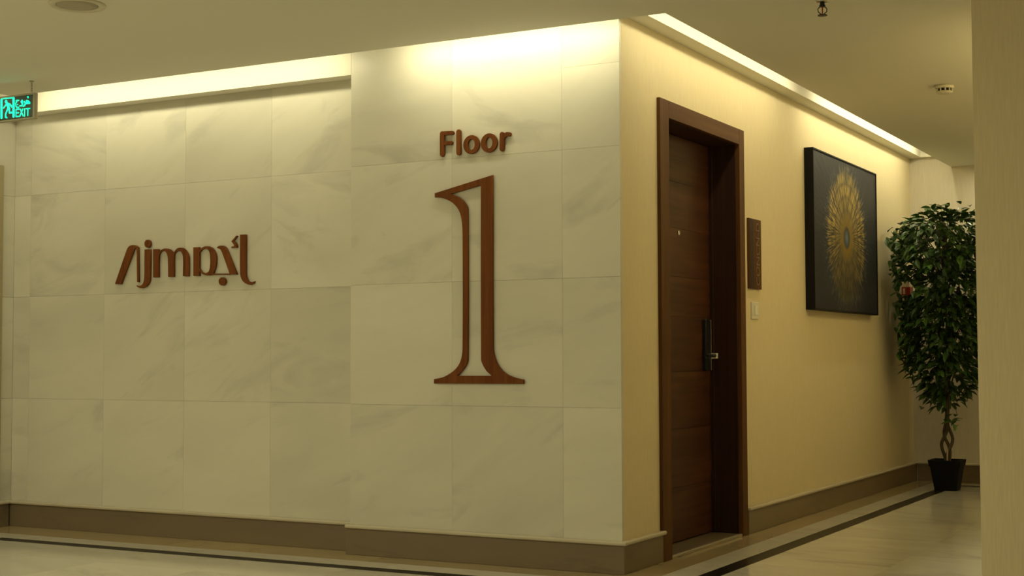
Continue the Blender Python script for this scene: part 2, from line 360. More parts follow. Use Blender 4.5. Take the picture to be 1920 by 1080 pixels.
SH = json.loads("""{"one_o":[[-0.6547,1.8488],[-0.656,1.0242],[-0.6469,0.9788],[-0.6262,0.9386],[-0.5918,0.9055],[-0.5461,0.8856],[-0.4917,0.8739],[-0.4918,0.854],[-0.9857,0.8532],[-0.9856,0.8738],[-0.9325,0.8842],[-0.8845,0.9079],[-0.8487,0.9386],[-0.8296,0.9794],[-0.8236,1.0253],[-0.8226,1.5681],[-0.8261,1.6299],[-0.8355,1.6716],[-0.8534,1.7035],[-0.8834,1.7309],[-0.9195,1.7485],[-0.9497,1.7574],[-0.9801,1.7602],[-0.9801,1.78],[-0.7226,1.8347]],"one_i":[[-0.7204,1.8038],[-0.7213,0.969],[-0.7144,0.9487],[-0.6935,0.9164],[-0.6633,0.8912],[-0.8547,0.8906],[-0.825,0.9162],[-0.8036,0.9437],[-0.7953,0.9691],[-0.7939,1.69],[-0.7998,1.7109],[-0.8176,1.7324],[-0.8474,1.7547],[-0.8881,1.7715]],"a1":[[-3.1686,1.4008],[-3.0859,1.5832],[-3.0736,1.604],[-3.058,1.6142],[-3.033,1.6165],[-3.0112,1.6123],[-2.9955,1.6032],[-2.9899,1.4062],[-3.0024,1.4065],[-3.0078,1.5943],[-3.0141,1.5993],[-3.0222,1.5968],[-3.0283,1.5881],[-3.1212,1.3995]],"j":[[-2.9488,1.5883],[-2.9056,1.588],[-2.9069,1.4318],[-2.9127,1.404],[-2.9309,1.3836],[-2.9555,1.3735],[-2.9802,1.3741],[-3.0021,1.3822],[-3.0084,1.3894],[-2.9928,1.3852],[-2.9742,1.3871],[-2.9589,1.3983],[-2.9511,1.4191],[-2.949,1.4517]],"m":[[-2.8854,1.5881],[-2.8444,1.5865],[-2.8429,1.5646],[-2.8321,1.5781],[-2.8108,1.5866],[-2.7896,1.5876],[-2.7653,1.5825],[-2.7471,1.5702],[-2.7367,1.5583],[-2.723,1.5762],[-2.7081,1.5862],[-2.6841,1.588],[-2.6601,1.5807],[-2.6421,1.5639],[-2.63,1.5428],[-2.6268,1.5197],[-2.6259,1.4289],[-2.6676,1.4302],[-2.6674,1.5257],[-2.6718,1.5489],[-2.6851,1.5669],[-2.699,1.572],[-2.7199,1.5659],[-2.7318,1.5488],[-2.7317,1.4289],[-2.7739,1.4302],[-2.7768,1.5297],[-2.7832,1.5554],[-2.7973,1.5721],[-2.8107,1.5764],[-2.8289,1.5687],[-2.8421,1.5506],[-2.8426,1.4299],[-2.8835,1.4302]],"a2s":[[-2.5948,1.5863],[-2.5516,1.5855],[-2.5502,1.428],[-2.5933,1.4293]],"a2b":[[-2.5532,1.565],[-2.5328,1.5825],[-2.5035,1.5891],[-2.4713,1.5823],[-2.4478,1.5632],[-2.4342,1.531],[-2.4338,1.4947],[-2.4411,1.4632],[-2.4537,1.4382],[-2.337,1.4346],[-2.3369,1.4283],[-2.4583,1.4311],[-2.4816,1.4296],[-2.5108,1.4314],[-2.5344,1.4403],[-2.5522,1.4577],[-2.5523,1.4714],[-2.5345,1.4517],[-2.5139,1.4428],[-2.4963,1.4446],[-2.483,1.4555],[-2.4762,1.4825],[-2.4754,1.5189],[-2.4798,1.5508],[-2.4916,1.5686],[-2.5122,1.5758],[-2.5327,1.5702],[-2.5531,1.5536]],"n":[[-2.4305,1.5784],[-2.419,1.5857],[-2.3958,1.5875],[-2.3756,1.5821],[-2.361,1.5689],[-2.2883,1.4282],[-2.3381,1.4297],[-2.3926,1.5498],[-2.4043,1.5683],[-2.4276,1.5761]],"hamza":[[-2.2957,1.6383],[-2.2859,1.6356],[-2.3137,1.6098],[-2.2953,1.5933],[-2.2894,1.5728],[-2.3295,1.5722],[-2.3295,1.5789],[-2.3095,1.5813],[-2.3136,1.5918],[-2.3298,1.6073]],"alef":[[-2.27,1.6417],[-2.2291,1.6408],[-2.2287,1.4295],[-2.2229,1.407],[-2.2115,1.391],[-2.1945,1.3838],[-2.1788,1.3861],[-2.1681,1.3884],[-2.1748,1.3766],[-2.1944,1.3705],[-2.217,1.3733],[-2.2425,1.3852],[-2.2597,1.4058],[-2.2685,1.4352]],"jdot":[[-2.9029,1.6191],[-2.904,1.6122],[-2.9073,1.6061],[-2.9124,1.6014],[-2.9189,1.5985],[-2.9261,1.5976],[-2.9333,1.599],[-2.9399,1.6025],[-2.9452,1.6077],[-2.9486,1.6141],[-2.9498,1.6211],[-2.9488,1.628],[-2.9455,1.6341],[-2.9404,1.6388],[-2.9339,1.6417],[-2.9266,1.6425],[-2.9194,1.6411],[-2.9128,1.6377],[-2.9076,1.6325],[-2.9042,1.6261]],"ndot":[[-2.3665,1.3932],[-2.3676,1.3862],[-2.371,1.3801],[-2.3763,1.3752],[-2.3831,1.3722],[-2.3905,1.3713],[-2.398,1.3726],[-2.4048,1.376],[-2.4103,1.3811],[-2.4138,1.3875],[-2.415,1.3945],[-2.4139,1.4015],[-2.4105,1.4077],[-2.4051,1.4125],[-2.3984,1.4156],[-2.3909,1.4164],[-2.3834,1.4151],[-2.3766,1.4117],[-2.3712,1.4066],[-2.3678,1.4002]],"fl_F":[[[-0.9379,2.0695],[-0.938,1.9685]],[[-0.9389,2.071],[-0.8813,2.0692]],[[-0.938,2.0217],[-0.8867,2.0203]]],"fl_l":[[[-0.8448,2.0712],[-0.8449,1.9692]]],"fl_r":[[[-0.6042,2.04],[-0.6044,1.9707]],[[-0.6006,2.0219],[-0.5915,2.0337],[-0.5778,2.0396],[-0.5648,2.038]]],"fl_oc":[[[-0.7731,2.004],[-0.7282,2.0007],[-0.773,2.0499],[-0.7539,2.0026],[-0.773,2.0297]],[[-0.6753,2.0048],[-0.6301,2.0014],[-0.6752,2.0509],[-0.6564,2.0034],[-0.6752,2.0311]]],"ex_bars":[[[-3.4458,2.3851],[-3.4438,2.2877]],[[-3.3537,2.3849],[-3.3518,2.2867]],[[-3.4356,2.3901],[-3.3639,2.3885]]],"ex_man":[[[-3.4107,2.3725],[-3.4103,2.3722]],[[-3.401,2.3595],[-3.3872,2.3314]],[[-3.4289,2.3391],[-3.4085,2.3575],[-3.3953,2.359]],[[-3.3896,2.3585],[-3.3782,2.3535],[-3.3667,2.3404]],[[-3.3967,2.3322],[-3.4113,2.3065],[-3.4128,2.2878],[-3.4033,2.2843]],[[-3.3853,2.3312],[-3.383,2.3082],[-3.3624,2.3091]]],"ex_ar":[[[-3.3354,2.3699],[-3.3261,2.3712],[-3.3137,2.3701]],[[-3.326,2.3677],[-3.3363,2.3579],[-3.3348,2.3403],[-3.3253,2.3319],[-3.313,2.333]],[[-3.3219,2.3485],[-3.3215,2.3482]],[[-3.2887,2.3684],[-3.2953,2.3609],[-3.2884,2.3523],[-3.2818,2.3597],[-3.2887,2.3684]],[[-3.2829,2.3571],[-3.2838,2.3465],[-3.2919,2.3379],[-3.3031,2.3396]],[[-3.2681,2.3598],[-3.2623,2.3473],[-3.2695,2.3372],[-3.2777,2.3353]],[[-3.2624,2.35],[-3.2476,2.354],[-3.2533,2.3639],[-3.2422,2.3615],[-3.2309,2.3512],[-3.2308,2.3472],[-3.2623,2.3486]],[[-3.2433,2.383],[-3.2429,2.3789]]],"ex_exit":[[[-3.3345,2.3228],[-3.3338,2.2839]],[[-3.3345,2.3228],[-3.3095,2.3225]],[[-3.3341,2.304],[-3.3136,2.3036]],[[-3.3338,2.2839],[-3.3057,2.2837]],[[-3.3009,2.3212],[-3.2797,2.2833]],[[-3.2822,2.321],[-3.3039,2.284]],[[-3.2681,2.3206],[-3.2685,2.2816]],[[-3.2581,2.3202],[-3.2296,2.3196]],[[-3.244,2.3195],[-3.2444,2.283]]]}""")

# ---------------------------------------------------------------- the setting: dimensions in metres
ZC = 2.47                 # dropped ceiling
ZT = 2.80                 # top of the light coves
XD = -3.99                # marble wall at the far left
YE = 5.605                # end wall of the corridor
PX = -1.487               # left edge of the projecting marble panel
XR, YP = 1.724, -0.80     # near right pier: corner
XFAR, YBACK = 6.0, -9.5

# floor slab
bm = bmesh.new(); box(bm, XD-0.2, XFAR, YBACK, YE+0.2, -0.12, -0.006)
floor = tag(obj('floor', bm, M_FLOOR), 'polished beige marble floor with black inlay border', kind='structure')
def floor_piece(name, x0, x1, y0, y1, mat):
    g = 0.0003
    dz = random.uniform(-0.0002, 0.0002)
    cx, cy = (x0+x1)/2, (y0+y1)/2
    b = B(x0-cx+g, x1-cx-g, y0-cy+g, y1-cy-g, -0.006, 0.0)
    o = meshobj(name, newmesh(name, b, mat), floor); o.location = (cx, cy, dz); return o
# border bands, from the skirting outwards: tan, pale, black
TA, PA, KA = -0.185, -0.335, -0.425       # along the marble wall (y)
TB, PB, KB = 0.175, 0.318, 0.408          # along the corridor wall (x)
TE, PE, KE = YE-0.175, YE-0.318, YE-0.408 # along the end wall (y)
TD, PD, KD = XD+0.19, XD+0.42, XD+0.51    # along the far left wall (x)
def run(a, b, step):
    n = max(1, round(abs(b-a)/step)); return [(a+(b-a)*i/n, a+(b-a)*(i+1)/n) for i in range(n)]
for a, b in run(TD, 0.0, 1.2): floor_piece('tan_border', a, b, TA, 0.12, M_TAN)
floor_piece('tan_border', 0.0, TB, TA, 0.12, M_TAN)
for a, b in run(0.12, TE, 1.2): floor_piece('tan_border', -0.0, TB, a, b, M_TAN)
floor_piece('tan_border', 0.0, XR, TE, YE, M_TAN)
floor_piece('tan_border', XD, TD, -2.6, 0.12, M_TAN)
for a, b in run(PD, TB, 1.2): floor_piece('pale_strip', a, b, PA, TA, M_PALE)
for a, b in run(PA, PE, 1.2): floor_piece('pale_strip', TB, PB, a, b, M_PALE)
floor_piece('pale_strip', TB, XR, PE, TE, M_PALE)
floor_piece('pale_strip', TD, PD, -2.6, TA, M_PALE)
for a, b in run(KD, PB, 1.2): floor_piece('black_inlay', a, b, KA, PA, M_BLACK)
for a, b in run(KA, KE, 1.2): floor_piece('black_inlay', PB, KB, a, b, M_BLACK)
floor_piece('black_inlay', PB, XR, KE, PE, M_BLACK)
floor_piece('black_inlay', PD, KD, -2.6, PA, M_BLACK)
# field tiles, 0.6 m
xs = [KD, -2.99, -2.39, -1.79, -1.19, -0.59, 0.01, KB]
for (a, b) in zip(xs[:-1], xs[1:]):
    for (c, d) in ((KA, -0.8), (-0.8, -1.4), (-1.4, -2.0), (-2.0, -2.6)):
        floor_piece('floor_tile', a, b, d, c, M_FLOOR)
xc = [KB, 1.008, 1.608, XR+0.6]
yc = [-2.6, -2.0, -1.4, -0.8, -0.2, 0.6, 1.2, 1.8, 2.4, 3.0, 3.6, 4.2, 4.8, KE]
for (a, b) in zip(xc[:-1], xc[1:]):
    for (c, d) in zip(yc[:-1], yc[1:]):
        if b > XR and c > -0.9: b2 = XR
        else: b2 = b
        floor_piece('floor_tile', a, b2, c, d, M_FLOOR)

# marble walls: backing + slabs
def wall(name, bm, mat, label): return tag(obj(name, bm, mat), label, kind='structure')
wl = wall('wall_left', B(XD-0.15, PX, 0.1195, 0.30, -0.1, ZT), M_GROUT, 'recessed marble wall behind the wooden lettering')
wc = wall('wall_center', B(PX+0.018, -0.0195, 0.0195, 0.32, -0.1, ZT), M_GROUT, 'projecting marble panel carrying the large floor number')
wd = wall('wall_far_left', B(XD-0.15, XD-0.0195, -6.0, 0.12, -0.1, ZT), M_GROUT, 'narrow return of marble wall at the far left edge')
def slab(parent, x0, x1, z0, z1, yf, g=0.0004):
    cx, cz = (x0+x1)/2, (z0+z1)/2
    b = B(x0-cx+g, x1-cx-g, 0.0, 0.019, z0-cz+g, z1-cz-g)
    o = meshobj('marble_tile', newmesh('marble_tile', b, M_WALL), parent)
    o.location = (cx, yf + random.uniform(0, 0.0004), cz); return o
zj = [0.0, 0.147, 0.747, 1.345, 1.945]
for (a, b) in zip([XD, -3.853, -3.262, -2.667, -2.071], [-3.853, -3.262, -2.667, -2.071, PX]):
    for (c, d) in zip(zj[1:], zj[2:] + [2.43]): slab(wl, a, b, c, d, 0.10)
for (a, b) in ((PX, -0.89), (-0.89, -0.292), (-0.292, 0.004)):
    rows = [(0.147, 0.747), (0.747, 1.345), (1.345, 1.945)]
    rows += [(1.945, 2.33), (2.33, ZT)] if a > -0.3 else [(1.945, 2.545), (2.545, ZT)]
    for (c, d) in rows: slab(wc, a, b, c, d, 0.0)
# left return of the panel
for (c, d) in ((0.147, 0.747), (0.747, 1.345), (1.345, 1.945), (1.945, 2.43)):
    b = B(-0.009, 0.009, -0.05+0.0195, 0.049, (c-d)/2+0.0007, (d-c)/2-0.0007)
    o = meshobj('marble_tile', newmesh('marble_tile', b, M_WALL), wc); o.location = (PX+0.009, 0.05, (c+d)/2)
# far left wall: slabs and a lift-door surround
for (a, b) in ((0.10, -0.02), (-0.02, -0.5), (-0.5, -1.1), (-1.1, -1.7)):
    for (c, d) in zip(zj[1:], zj[2:] + [2.43]):
        cy, cz = (a+b)/2, (c+d)/2
        q = B(0, 0.019, b-cy+0.0007, a-cy-0.0007, c-cz+0.0007, d-cz-0.0007)
        o = meshobj('marble_tile', newmesh('marble_tile', q, M_WALL), wd); o.location = (XD-0.019, cy, cz)
tag(obj('trim_5', B(XD, XD+0.015, -0.13, 0.004, 0.16, 2.12, 0.003), plain('olive_trim', (0.40, 0.34, 0.20), 0.5)), 'flat olive trim strip on the left return wall', kind='structure')

# skirting: brown band with rounded pale cap
def skirt(name, segs, label):
    root = empty(name); tag(root, label, kind='structure')
    for (x0, x1, y0, y1, ox, oy) in segs:
        obj('skirting_band', B(x0, x1, y0, y1, 0.0, 0.131, 0.0015, 1), M_BROWN, root)
        cx0, cx1, cy0, cy1 = x0, x1, y0, y1
        if ox > 0: cx1 += 0.015
        if ox < 0: cx0 -= 0.015
        if oy < 0: cy0 -= 0.015
        if oy > 0: cy1 += 0.015
        obj('skirting_cap', B(cx0, cx1, cy0, cy1, 0.130, 0.149, 0.008, 4), M_CAP, root)
    return root
SK = 0.016
skirt('baseboard_left', [(XD, PX-0.002, 0.10-SK, 0.10, 0, -1)], 'brown marble skirting below the recessed marble wall')
skirt('baseboard_center', [(PX-SK, 0.004+SK, -SK, 0.0, 1, -1)], 'brown marble skirting below the projecting panel')
skirt('baseboard_right', [(0.0, SK, 0.0015, 0.462, 1, 0), (0.0, SK, 1.662, YE, 1, 0)], 'brown marble skirting along the papered corridor wall')
skirt('baseboard_back', [(0.028, XR, YE-SK, YE, 0, -1)], 'brown marble skirting below the corridor end wall')
skirt('baseboard_far_left', [(XD, XD+SK, -1.7, 0.072, 1, 0)], 'brown marble skirting on the left return wall')

# papered walls
bm = bmesh.new()
box(bm, -0.30, 0.0, 0.0195, 0.50, -0.1, ZT); box(bm, -0.30, 0.0, 1.625, YE+0.15, -0.1, ZT); box(bm, -0.30, 0.0, 0.50, 1.625, 2.17, ZT)
wall('wall_right', bm, M_PAPER, 'beige papered corridor wall with door and painting')
wall('wall_back', B(0.0, XR+0.15, YE, YE+0.15, -0.1, ZT), M_PAPER2, 'papered end wall of the corridor behind the plant')
bm = bmesh.new(); box(bm, XR, XFAR, YP, YP+0.2, -0.1, ZT); box(bm, XR, XR+0.2, YP+0.2, YE+0.15, -0.1, ZT)
wall('wall_near_right', bm, M_PAPER, 'beige papered pier at the right edge')
wall('wall_behind', B(XD-0.15, XFAR+0.15, YBACK-0.15, YBACK, -0.1, ZT), M_PAPER, 'papered lobby wall behind the viewer')
wall('wall_far_right', B(XFAR, XFAR+0.15, YBACK, YP+0.2, -0.1, ZT), M_PAPER, 'papered lobby wall at the far right')
wall('wall_left_lobby', B(XD-0.15, XD, YBACK, -6.0, -0.1, ZT), M_PAPER, 'papered lobby wall at the left behind the viewer')

# dropped ceiling with light slots; cove boxes above
SA, SB, SD, SR = -0.22, 0.325, -3.68, XR-0.24
bm = bmesh.new()
box(bm, SD, XFAR, YBACK, SA, ZC, ZC+0.018)
box(bm, SB, SR, SA, YE, ZC, ZC+0.018)
box(bm, SR, XR, SA, 0.6, ZC, ZC+0.018)
tag(obj('ceiling', bm, M_CEIL), 'plain beige dropped ceiling with light slots along the walls', kind='structure')
bm = bmesh.new()
box(bm, XD-0.15, XFAR, YBACK, YE+0.15, ZT, ZT+0.05)
box(bm, SD-0.014, SB+0.014, SA-0.014, SA, ZC+0.018, ZT)          # upstand boards that close the coves
box(bm, SB, SB+0.014, SA, YE, ZC+0.018, ZT)
box(bm, SR-0.014, SR, 0.586, YE, ZC+0.018, ZT); box(bm, SR, XR, 0.586, 0.6, ZC+0.018, ZT)  # unseen right-hand slot, added to hold the corridor fill strips
box(bm, SD-0.014, SD, -6.0, SA-0.014, ZC+0.018, ZT)
tag(obj('ceiling_upper', bm, M_PLAST), 'white cove interior above the dropped ceiling', kind='structure')
# bulkheads lit by the coves
ZA, ZB = 2.415, 2.556
tag(obj('trim_1', B(XD, PX-0.001, 0.0, 0.118, ZA, ZT), M_PLAST), 'white bulkhead over the recessed marble wall', kind='structure')
tag(obj('trim_2', B(0.0, 0.10, 0.004, YE, ZB, ZT), M_PLAST), 'white bulkhead along the top of the corridor wall', kind='structure')
tag(obj('trim_3', B(0.10, SB+0.02, YE-0.06, YE, ZB, ZT), M_PLAST), 'short white bulkhead at the end of the corridor slot', kind='structure')
tag(obj('trim_4', B(XD, XD+0.10, -6.0, 0.0, ZA, ZT), M_PLAST), 'white bulkhead along the far left wall', kind='structure')

# ---------------------------------------------------------------- lamps
def cove(axis, a, b, watts, label):
    """LED strip fixed to the slot side of the upstand board, tilted down towards the wall"""
    L = b-a; h = L/2; c = (a+b)/2
    z = {'A': 2.515, 'B': 2.635, 'R': 2.70, 'D': 2.515}[axis]; tilt = math.radians({'A': 45, 'B': 38, 'R': 25, 'D': 45}[axis])
    loc = {'A': (c, SA, z), 'B': (SB, c, z), 'R': (SR, c, z), 'D': (SD, c, z)}[axis]
    root = empty('cove_light', loc); tag(root, label, 'light strip', 'light strips hidden in the ceiling slots')
    hs = B(-h, h, -0.022, 0.022, 0.0, 0.008, 0.001, 1); df = B(-h, h, -0.018, 0.018, -0.003, 0.0, 0.001, 1)
    # local -z is the throw direction
    rx = Matrix.Rotation(tilt, 4, 'X')
    if axis == 'A': mat = Matrix.Translation((0, 0.022, 0)) @ rx
    elif axis == 'R': mat = Matrix.Translation((0.024, 0, 0)) @ Matrix.Rotation(math.radians(-90), 4, 'Z') @ rx
    else: mat = Matrix.Translation((-0.024, 0, 0)) @ Matrix.Rotation(math.radians(90), 4, 'Z') @ rx
    for nm, bm_, mt in (('housing', hs, M_HOUS), ('diffuser', df, M_LED)):
        o = bpy.data.objects.new(nm, newmesh(nm, bm_, mt)); link(o, root); o.data.transform(mat)
    ld = bpy.data.lights.new('cove_lamp', 'AREA'); ld.shape = 'RECTANGLE'; ld.color = WARM; ld.energy = watts*L
    ld.size = L; ld.size_y = 0.04
    lo = bpy.data.objects.new('cove_lamp', ld); link(lo, root); lo.matrix_local = mat @ Matrix.Translation((0, 0, -0.005))
    return root
cove('A', -3.70, -1.50, COVE_W*0.66, 'light strip in the slot above the recessed marble wall')
cove('A', -1.15, 0.04, COVE_W*1.05, 'light strip in the slot above the floor number panel')
cove('B', -0.05, 2.25, COVE_W*0.62, 'light strip in the corridor slot nearest the corner')
cove('B', 2.70, 5.35, COVE_W*0.85, 'light strip in the corridor slot above the painting')
cove('D', -2.6, -0.45, COVE_W*0.8, 'light strip in the slot above the left return wall')
cove('R', 0.65, 2.1, COVE_W*3.6, 'added unseen fill strip in the slot across the corridor from the door')  # unseen right-hand strips, added to raise the corridor's ambient light
cove('R', 2.2, 4.6, COVE_W*1.9, 'added unseen fill strip in the slot across the corridor from the painting')

def downlight(x, y, watts, label, group='added unseen fill lights in the lobby ceiling'):
    root = empty('downlight', (x, y, ZC)); tag(root, label, 'downlight', group)
    b = bmesh.new(); lathe(b, [(0.045, 0.0), (0.045, -0.004), (0.062, -0.006), (0.068, -0.003), (0.068, 0.0)], (x, y, ZC), 24)
    obj('trim_ring', b, M_WHITEP, root)
    b = bmesh.new(); lathe(b, [(0.0005, -0.0015), (0.044, -0.0015), (0.044, 0.0)], (x, y, ZC), 24); obj('lens', b, M_LAMP, root)
    ld = bpy.data.lights.new('downlight_lamp', 'AREA'); ld.shape = 'DISK'; ld.size = 0.085; ld.color = WARM; ld.energy = watts
    lo = bpy.data.objects.new('downlight_lamp', ld); link(lo, root); lo.location = (0, 0, -0.008)
for (x, y) in [(-3.1, -3.4), (-1.5, -3.4), (0.1, -4.0), (-3.1, -5.4), (-1.5, -5.4), (0.1, -6.0), (1.7, -7.6), (-0.7, -7.8)]:  # unseen lamps behind the camera, added as ambient fill for the lobby side
    downlight(x, y, FILL_W, 'added unseen fill light in the lobby ceiling, shaped as a small downlight')
downlight(0.74, 5.22, 3.0, 'small round recessed downlight at the far end of the corridor', None)

# ---------------------------------------------------------------- wooden signs on the marble
n1 = plate([SH['one_o'], SH['one_i']], -0.003, 0.012)
tag(obj('floor_number', n1, M_SIGN), 'large outlined walnut numeral one on the marble panel', 'number sign')
rw = empty('floor_sign', (-0.756, 0.0, 1.96)); tag(rw, 'walnut word Floor in rounded letters above the large numeral', 'lettering')
bm = bmesh.new()
F = SH['fl_F']
merge(bm, strokes([F[0]], 0.0245, -0.003, 0.012)); merge(bm, strokes([F[1]], 0.0195, -0.003, 0.0117)); merge(bm, strokes([F[2]], 0.0185, -0.003, 0.0114))
obj('letter', bm, M_SIGN, rw)
obj('letter', strokes(SH['fl_l'], 0.0245, -0.003, 0.012), M_SIGN, rw)
for c, ex, ey, ix, iy in SH['fl_oc']:
    rx, ry, qx, qy = ex[0]-c[0], ey[1]-c[1], ix[0]-c[0], iy[1]-c[1]
    out = [(c[0]+rx*math.cos(2*math.pi*k/40), c[1]+ry*math.sin(2*math.pi*k/40)) for k in range(40)]
    inn = [(c[0]+qx*math.cos(2*math.pi*k/40), c[1]+qy*math.sin(2*math.pi*k/40)) for k in range(40)]
    obj('letter', plate([out, inn], -0.003, 0.012, smooth=False), M_SIGN, rw)
bm = bmesh.new(); R_ = SH['fl_r']
merge(bm, strokes([R_[0]], 0.0245, -0.003, 0.012)); merge(bm, strokes([R_[1]], 0.0200, -0.003, 0.0114))
obj('letter', bm, M_SIGN, rw)
# stand-off pins hold the signs 3 mm off the stone
def pins(parent, spots, y0):
    for (x, z) in spots:
        b = bmesh.new(); tube(b, [(x, y0, z), (x, y0-0.004, z)], 0.004, 8); obj('mounting_pin', b, M_BLKMET, parent)
pins(rw, [(-0.944, 2.03), (-0.85, 2.03), (-0.773, 2.039), (-0.675, 2.04), (-0.602, 2.02)], 0.0)

lg = empty('wall_lettering', (-2.67, 0.10, 1.36)); tag(lg, 'walnut lettering in joined Latin and Arabic script on the recessed marble wall', 'lettering')
Y2 = 0.097
for key in ('a1', 'j', 'm', 'a2', 'n', 'hamza', 'alef'):
    if key == 'a2':
        bm = plate([SH['a2s']], Y2, 0.012); merge(bm, plate([SH['a2b']], Y2, 0.0117))
    else:
        bm = plate([SH[key]], Y2, 0.012 if key != 'n' else 0.0123)
    o = obj('letter', bm, M_SIGN, lg)
    if key == 'j': d = obj('dot', plate([SH['jdot']], Y2, 0.012), M_SIGN, o)
    if key == 'n': d = obj('dot', plate([SH['ndot']], Y2, 0.012), M_SIGN, o)
    if key in ('j', 'n'): d.data.transform(Matrix.Translation(Vector((0,0,0))))
pins(lg, [(-3.083, 1.536), (-2.927, 1.498), (-2.864, 1.519), (-2.754, 1.483), (-2.647, 1.479), (-2.573, 1.509), (-2.349, 1.51), (-2.249, 1.52)], 0.10)

# ---------------------------------------------------------------- door in the corridor wall
door = empty('door_1', (0.0, 1.06, 0.0)); tag(door, 'dark walnut hotel room door with wide casing and electronic lock', kind='structure')
CP = 0.017
obj('casing_side', B(-0.01, CP, 0.445, 0.556, 0.0, 2.236, 0.0015, 1), M_CASE, door)
obj('casing_side', B(-0.01, CP, 1.566, 1.645, 0.0, 2.236, 0.0015, 1), M_CASE, door)
obj('casing_head', B(-0.01, CP-0.0004, 0.5562, 1.5658, 2.150, 2.236, 0.0015, 1), M_CASEH, door)
obj('jamb', B(-0.20, -0.0101, 0.512, 0.556, 0.0, 2.150), M_JAMB, door)
obj('jamb', B(-0.20, -0.0101, 1.566, 1.612, 0.0, 2.150), M_JAMB, door)
obj('jamb_head', B(-0.20, -0.0101, 0.512, 1.612, 2.1502, 2.168), M_JAMB, door)
obj('door_stop', B(-0.158, -0.140, 1.550, 1.566, 0.022, 2.150, 0.001, 1), M_JAMB, door)
obj('threshold', B(-0.20, -0.006, 0.5562, 1.5658, 0.0, 0.014), M_SILL, door)
obj('threshold_edge', B(-0.006, 0.012, 0.5562, 1.5658, 0.0, 0.0145, 0.002, 1), M_SILLE, door)
obj('door_backing', B(-0.29, -0.235, 0.52, 1.60, 0.0, 2.16), M_DARK, door)
leaf = obj('door_leaf', B(-0.205, -0.1635, 0.560, 1.562, 0.020, 2.146), M_LEAFD, door)
zs = [0.020, 0.30, 0.60, 0.90, 1.19, 1.40, 1.655, 1.90, 2.146]
for a, b in zip(zs[:-1], zs[1:]):
    cz = (a+b)/2
    q = B(0, 0.0035, -0.5005, 0.5005, (a-b)/2+0.0008, (b-a)/2-0.0008, 0.0005, 1)
    o = meshobj('veneer_panel', newmesh('veneer_panel', q, M_LEAFD), leaf); o.location = (-0.1635, 0.001, cz)
FX = -0.160
def sub(name, bm_, mat, smooth=False):
    o = bpy.data.objects.new(name, newmesh(name, bm_, mat, smooth)); link(o, leaf); o.data.transform(Matrix.Translation((0, -1.06, 0))); return o
sub('lock_plate', B(FX, FX+0.022, 1.435, 1.506, 0.905, 1.180, 0.004, 2), M_BLKMET)
sub('lock_trim', B(FX, FX+0.024, 1.507, 1.513, 0.905, 1.180, 0.001, 1), M_CHROME)
sub('lock_cap', B(FX, FX+0.024, 1.435, 1.506, 1.1805, 1.187, 0.001, 1), M_CHROME)
bm = bmesh.new(); tube(bm, [(FX+0.02, 1.47, 0.985), (FX+0.058, 1.47, 0.985)], 0.010, 12); tube(bm, [(FX+0.054, 1.48, 0.985), (FX+0.054, 1.42, 0.985), (FX+0.052, 1.36, 0.983)], [0.010, 0.009, 0.008], 12)
sub('lever', bm, M_BLKMET, True)
sub('thumb_turn', B(FX+0.018, FX+0.052, 1.516, 1.540, 0.968, 0.998, 0.003, 2), M_SWITCH)
bm = bmesh.new(); lathe(bm, [(0.0005, 0.004), (0.007, 0.005), (0.010, 0.006), (0.014, 0.004), (0.015, 0.0)], (FX, 1.105, 1.632), 20, 'x')
sub('peephole', bm, M_CHROME, True)

# room plaque beside the door
pq = empty('room_plaque', (0.0, 1.822, 1.56)); tag(pq, 'narrow vertical dark walnut plaque with raised lettering beside the door', 'plaque')
obj('plate', B(0.0, 0.014, 1.722, 1.925, 1.361, 1.757, 0.001, 1), M_CASE, pq)
obj('tactile_strip', B(0.014, 0.0155, 1.727, 1.790, 1.366, 1.752, 0.0005, 1), M_JAMB, pq)
tm = text_mesh('CONCN-D', 0.088, 0.0012)
# reads upwards along the plaque
for v in tm.verts: v.co = Vector((0.0152 + v.co.z, 1.862 - v.co.y, 1.559 + v.co.x*0.84))
bmesh.ops.recalc_face_normals(tm, faces=tm.faces)
obj('lettering', tm, wood('plaque_letters', (0.15, 0.08, 0.04), (0.20, 0.115, 0.06), 'z', 0.4), pq)
# light switch
sw = empty('light_switch', (0.0, 1.83, 1.239)); tag(sw, 'small cream rocker light switch below the walnut plaque', 'switch')
obj('plate', B(0.0, 0.008, 1.772, 1.888, 1.190, 1.288, 0.003, 2), M_SWITCH, sw)
obj('rocker', B(0.008, 0.012, 1.812, 1.868, 1.212, 1.268, 0.002, 2), plain('rocker_plastic', (0.84, 0.81, 0.70), 0.3), sw)

# painting
pc = Vector((0.0, 3.56, 1.772))
pa = empty('painting', tuple(pc)); tag(pa, 'wide dark canvas with a golden sunburst in a black box frame', 'painting')
y0, y1, z0, z1, PP = 2.802, 4.333, 1.272, 2.291, 0.060
for q in ((y0, y0+0.010, z0, z1), (y1-0.010, y1, z0, z1)):
    obj('frame_side', B(0.0, PP, *q, 0.001, 1), M_FRAME, pa)
for q in ((y0+0.010, y1-0.010, z0, z0+0.010), (y0+0.010, y1-0.010, z1-0.010, z1)):
    obj('frame_rail', B(0.0, PP, *q, 0.001, 1), M_FRAME, pa)
obj('canvas', B(0.004, PP-0.006, y0+0.0105, y1-0.0105, z0+0.0105, z1-0.0105), M_PAINT, pa)

